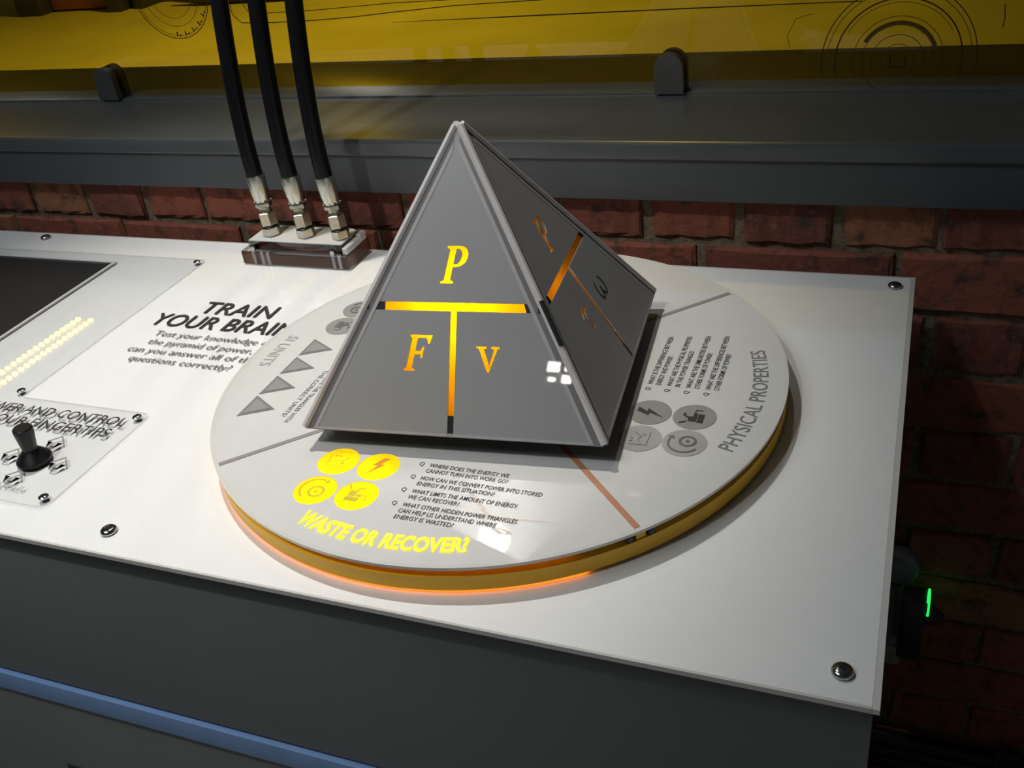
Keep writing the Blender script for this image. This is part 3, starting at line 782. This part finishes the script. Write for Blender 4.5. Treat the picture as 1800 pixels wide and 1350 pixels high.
BV0, BV1, VB0, VB1 = .1166, .1244, -.0008, .0052
TH = .0012
def build_face(k, letters, dark_letters):
    m = face_mtx(k)
    up = m @ Matrix.Translation((0, 0, -TH))
    e = .0030
    outer = [(-PS + e, 0), (PS - e, 0), (hw(.284) - e * .3, .284), (-hw(.284) + e * .3, .284)]
    bl, br = -.0825, .0825
    tbar = [(bl, BV0), (VB0, BV0), (VB0, .0035), (VB1, .0035), (VB1, BV0), (br, BV0), (br, BV1), (bl, BV1)]
    holes = [tbar] + [lp for g in letters for lp in g]
    panel = obj('face_panel', flat([outer] + holes, TH, up), 'grey_face', pyr, smooth=False)
    if letters:
        lit = [(-.0694, BV0), (VB0, BV0), (VB0, .020), (VB1, .020), (VB1, BV0), (.0715, BV0), (.0690, BV1), (-.0665, BV1)]
        big = [(-.0720, BV0 - .002), (VB0 - .002, BV0 - .002), (VB0 - .002, .018), (VB1 + .002, .018), (VB1 + .002, BV0 - .002), (.0735, BV0 - .002), (.0710, BV1 + .002), (-.0690, BV1 + .002)]
        obj('light_bar', flat([big], 0, m @ Matrix.Translation((0, 0, -.0014))), 'amber', panel, smooth=False)
        for g in letters:      # each letter is an amber diffuser seen through its cut-out
            us = [p[0] for lp in g for p in lp]; vv = [p[1] for lp in g for p in lp]
            obj('letter', flat([rect(min(us) - .002, max(us) + .002, min(vv) - .002, max(vv) + .002)], 0, m @ Matrix.Translation((0, 0, -.0016))), 'amber', panel, smooth=False)
        darks = [rect(bl, -.0668, BV0, BV1), [(.0717, BV0), (br, BV0), (br, BV1), (.0692, BV1)], rect(VB0, VB1, .0035, .0198)]
    else:
        darks = [tbar]
    for lp in darks:
        obj('bar_end', flat([lp], .0008, m @ Matrix.Translation((0, 0, -.0012))), 'black', panel, smooth=False)
    for s_ in (-1, 1):      # the bar runs on across the clear margin
        obj('bar_end', flat([[(s_ * (hw(BV0) - .0028), BV0), (s_ * .0826, BV0), (s_ * .0826, BV1), (s_ * (hw(BV1) - .0028), BV1)]], .0002, m @ Matrix.Translation((0, 0, .00035))), 'black', panel, smooth=False)
    for lp in dark_letters:
        obj('dark_letter', flat([lp], .0002, m @ Matrix.Translation((0, 0, .0001))), 'black_print', panel, smooth=False)
    # darker clear margin and pale bevel line along both slopes and the foot
    for s_ in (-1, 1):
        def at(v, d): return (s_ * (hw(v) - d), v)
        obj('border', flat([[at(.001, .0036), at(.282, .0022), at(.270, .0095), at(.001, .0112)]], .00015, m @ Matrix.Translation((0, 0, .0001))), 'face_border', panel, smooth=False)
        obj('bevel_line', flat([[at(.001, .0113), at(.272, .0085), at(.262, .0125), at(.001, .0150)]], .0002, m @ Matrix.Translation((0, 0, .0001))), 'face_edge', panel, smooth=False)
    obj('bevel_line', flat([[(-PS + .016, .0012), (PS - .016, .0012), (PS - .018, .0050), (-PS + .018, .0050)]] if not letters else [rect(-PS + .016, VB0 - .0005, .0005, .0030)], .0002, m @ Matrix.Translation((0, 0, .0001))), 'face_edge', panel, smooth=False)
    if letters: obj('bevel_line', flat([rect(VB1 + .0005, PS - .016, .0005, .0030)], .0002, m @ Matrix.Translation((0, 0, .0001))), 'face_edge', panel, smooth=False)
    return panel
P_front = serif_P(-.0125, .1421, .0345)
build_face(0, [P_front, serif_F(-.0468, .0602, .0337), serif_v(.0252, .0614, .0236)], [])
P_right = serif_P(-.0095, .1409, .0338)
tl = tau(-.0375, .0610, .0225)
build_face(1, [P_right, [tl[0]], [tl[1]]] if False else [P_right, [[(-.0375 + .0225 * x, .0610 + .0225 * y) for x, y in [(0, .66), (.10, .64), (.18, .80), (.32, .80), (.26, .30), (.30, .06), (.46, -.02), (.66, .06), (.64, .14), (.50, .12), (.42, .20), (.42, .36), (.50, .80), (.80, .80), (.80, .98), (.14, .98), (.05, .90)]]]], omega(.0262, .0620, .0215))
build_face(2, [], []); build_face(3, [], [])
# corner strips, apex, foot
cor = [MR @ Vector((sx * PS, sy * PS, PZ)) for sx, sy in ((-1, -1), (1, -1), (1, 1), (-1, 1))]
apex = Vector((0, 0, PH))
for i, c0 in enumerate(cor):
    p0 = c0.lerp(apex, .004); p1 = c0.lerp(apex, .975)
    inw = Vector((-c0.x, -c0.y, -.02)).normalized() * .0022
    bm = B(); sweep(bm, [p0 + inw, p1 + inw], .0038, 8); obj('corner_strip', bm, 'corner', pyr)
q0, q1 = cor[1].lerp(apex, .30), cor[1].lerp(apex, .435)
ow = Vector((cor[1].x, cor[1].y, .1)).normalized() * .0004
bm = B(); sweep(bm, [q0 + ow, q1 + ow], .0026, 8); obj('open_seam', bm, 'black', pyr)
bm = B(); box(bm, -PS + .0028, PS - .0028, -PS + .0028, PS - .0028, PZ - .0022, PZ + .0012)
me = bpy.data.meshes.new('b'); bm.to_mesh(me); bm.free(); me.transform(MR); obj('base_plate', me, 'black', pyr, smooth=False)
bm = B(); box(bm, -.105, .105, -.105, .105, DT + .0008, PZ - .0024, bev=.002)
me = bpy.data.meshes.new('b'); bm.to_mesh(me); bm.free(); me.transform(MR); obj('plinth', me, 'dark', pyr, smooth=False)
# the lamp inside, aimed at the front face
fm = face_mtx(0)
lp_, tp_ = fm @ Vector((.001, .128, -.058)), fm @ Vector((.001, .120, 0))
light('pyramid_lamp', 'SPOT', lp_, tp_, 0.70, (1.0, 0.47, 0.015), spot_size=radians(138), spot_blend=0.4, shadow_soft_size=.006)

fr_ = face_mtx(1)
light('pyramid_side_lamp', 'POINT', fr_ @ Vector((-.035, .128, -.034)), None, 0.022, (1.0, 0.40, 0.02), shadow_soft_size=.005)

# ================================================================== things on the wall beside the console
cn = empty('conduit', (.425, .375, -.75), 'grey steel conduit with a round box fixed on dark bricks', 'conduit')
bm = B(); axis_lathe(bm, (.424, YB - .002, -.502), (0, -1, 0), [(0, .030), (.020, .030), (.022, .028)], 32); bx_ = obj('round_box', bm, 'conduit', cn)
bm = B(); axis_lathe(bm, (.424, YB - .0245, -.502), (0, -1, 0), [(0, .017), (.002, .017)], 28); obj('lid', bm, 'conduit', bx_)
bm = B(); sweep(bm, [(.424, YB - .014, -.533), (.424, YB - .014, -.66)], .0125, 16); obj('pipe', bm, 'conduit', cn)
bm = B(); box(bm, .405, .443, YB - .026, YB - .002, -.70, -.66, bev=.003); obj('bracket', bm, 'plaster', cn)
pw = empty('power_supply', (.452, .36, -.648), 'black power supply with green indicator hanging on dark bricks', 'power supply')
bm = B(); box(bm, .4355, .4680, YB - .060, YB - .028, -.645, -.525, bev=.002); obj('case', bm, 'black', pw)
bm = B(); axis_lathe(bm, (.4685, YB - .044, -.562), (1, 0, 0), [(0, .016), (.010, .016), (.020, .008), (.026, .004)], 18); pg = obj('plug', bm, 'black', pw)
bm = B(); arc_band(bm, .0165, .0205, 0, .0030, 0, 360, 28)
me = bpy.data.meshes.new('g'); bm.to_mesh(me); bm.free(); me.transform(Matrix.Translation((.4700, YB - .044, -.5385)) @ Matrix.Rotation(radians(90), 4, 'Y'))
obj('green_indicator', me, 'green', pg); pg.children[-1]['label'] = 'glowing green indicator ring'

def cable(z, y, r, label):
    bm = B()
    pts = [(.15 + .08 * i, y + .0015 * sin(i * 1.3), z + .003 * sin(i * .9) - .0012 * i) for i in range(14)]
    sweep(bm, pts, r, 12)
    return tag(obj('cable', bm, 'rubber', base=(.6, y, z)), label, 'cable')
cable(-.880, YB - .014, .0125, 'thick black cable along the wall, uppermost of three')
cable(-.908, YB - .014, .0115, 'thick black cable along the wall, between two others')
cable(-.934, YB - .014, .0115, 'thick black cable along the wall, above the red pipe')
clip = empty('cable_clip', (.618, YB - .02, -.94), 'black cable clip clasping the cables on the wall', 'clip')
bm = B(); box(bm, .600, .638, YB - .034, YB - .028, -.955, -.846, bev=.003); obj('strap', bm, 'black', clip)
bm = B(); axis_lathe(bm, (.619, YB - .034, -.857), (0, -1, 0), [(0, .006), (.003, .006), (.004, .004)], 12); obj('screw', bm, 'dark', clip)
bm = B(); sweep(bm, [(.15, YB - .018, -.978), (1.15, YB - .018, -.986)], .014, 16)
tag(obj('red_pipe', bm, 'red', base=(.6, YB - .018, -.98)), 'red painted pipe low on the wall below cables', 'pipe')

# ================================================================== the lamps themselves
def spotlamp(name, loc, target, r, label):
    s = empty(name, loc, label, 'spotlight')
    p = Vector(loc); ax = (Vector(target) - p).normalized()
    bm = B(); axis_lathe(bm, p - ax * .16, ax, [(0, r * .55), (.02, r * .8), (.15, r * 1.08), (.151, r * 1.0), (.10, r * .7)], 28); obj('housing', bm, 'black', s)
    bm = B(); axis_lathe(bm, p - ax * .004, ax, [(0, r), (.002, r)], 28); obj('lens', bm, 'lamp', s)
    bm = B(); sweep(bm, [p - ax * .10, p - ax * .10 + Vector((0, 0, 4.15 - p.z))], .010, 10); obj('stem', bm, 'black', s)
spotlamp('spotlight', (SPOT_MAIN[0], SPOT_MAIN[1], SPOT_MAIN[2] + .012), (-0.34, -.12, 0), .052, 'black hanging spotlight straight above the hoses')
spotlamp('spotlight', (SPOT_FRONT[0], SPOT_FRONT[1] - .005, SPOT_FRONT[2] + .012), (-0.30, .10, 0), .045, 'black hanging spotlight in front of the console')
spotlamp('spotlight', (SPOT_BACK[0], SPOT_BACK[1] + .005, SPOT_BACK[2] + .012), (-0.35, .5, .15), .045, 'black hanging spotlight over the hall beyond the glass')
fl = empty('floodlight', SPOT_REAR, 'square four pane floodlight far in front of the console', 'floodlight')
P_ = Vector(SPOT_REAR)
bm = B(); box(bm, P_.x - .13, P_.x + .13, P_.y - .10, P_.y - .004, P_.z - .13, P_.z + .13, bev=.01); obj('housing', bm, 'black', fl)
for dx, dz, w_, h_ in ((-.055, .045, .085, .075), (.050, .050, .050, .060), (.048, -.045, .065, .060), (-.055, -.055, .05, .03)):
    bm = B(); box(bm, P_.x + dx - w_ / 2, P_.x + dx + w_ / 2, P_.y - .003, P_.y, P_.z + dz - h_ / 2, P_.z + dz + h_ / 2); obj('lamp_pane', bm, 'lamp', fl, smooth=False)
bm = B(); sweep(bm, [P_ + Vector((0, -.05, .13)), P_ + Vector((0, -.05, 4.15 - P_.z))], .012, 10); obj('stem', bm, 'black', fl)
lb = empty('led_batten', (-4.29, 2.75, 2.0), 'long led batten with two rows of small lamps', 'light')
bm = B(); box(bm, -4.40, -4.18, 2.05, 3.25, 2.012, 2.06, bev=.005); obj('housing', bm, 'dark', lb)
for yy in (2.3, 3.0):
    bm = B(); sweep(bm, [(-4.29, yy, 2.06), (-4.29, yy, 4.15)], .006, 8); obj('hanger', bm, 'dark', lb)
bm = B(); box(bm, -.012, .012, -.010, .010, 0, .010); lm = bpy.data.meshes.new('led'); bm.to_mesh(lm); bm.free(); lm.materials.append(M['led_white'])
for rx in (-4.245, -4.345):
    for i in range(25):
        o = bpy.data.objects.new('led', lm); C.objects.link(o); o.parent = lb
        o.location = (rx + 4.29, 2.10 + .045 * i - 2.75, .001)

for o in bpy.data.objects:
    if 'org' in o: del o['org']
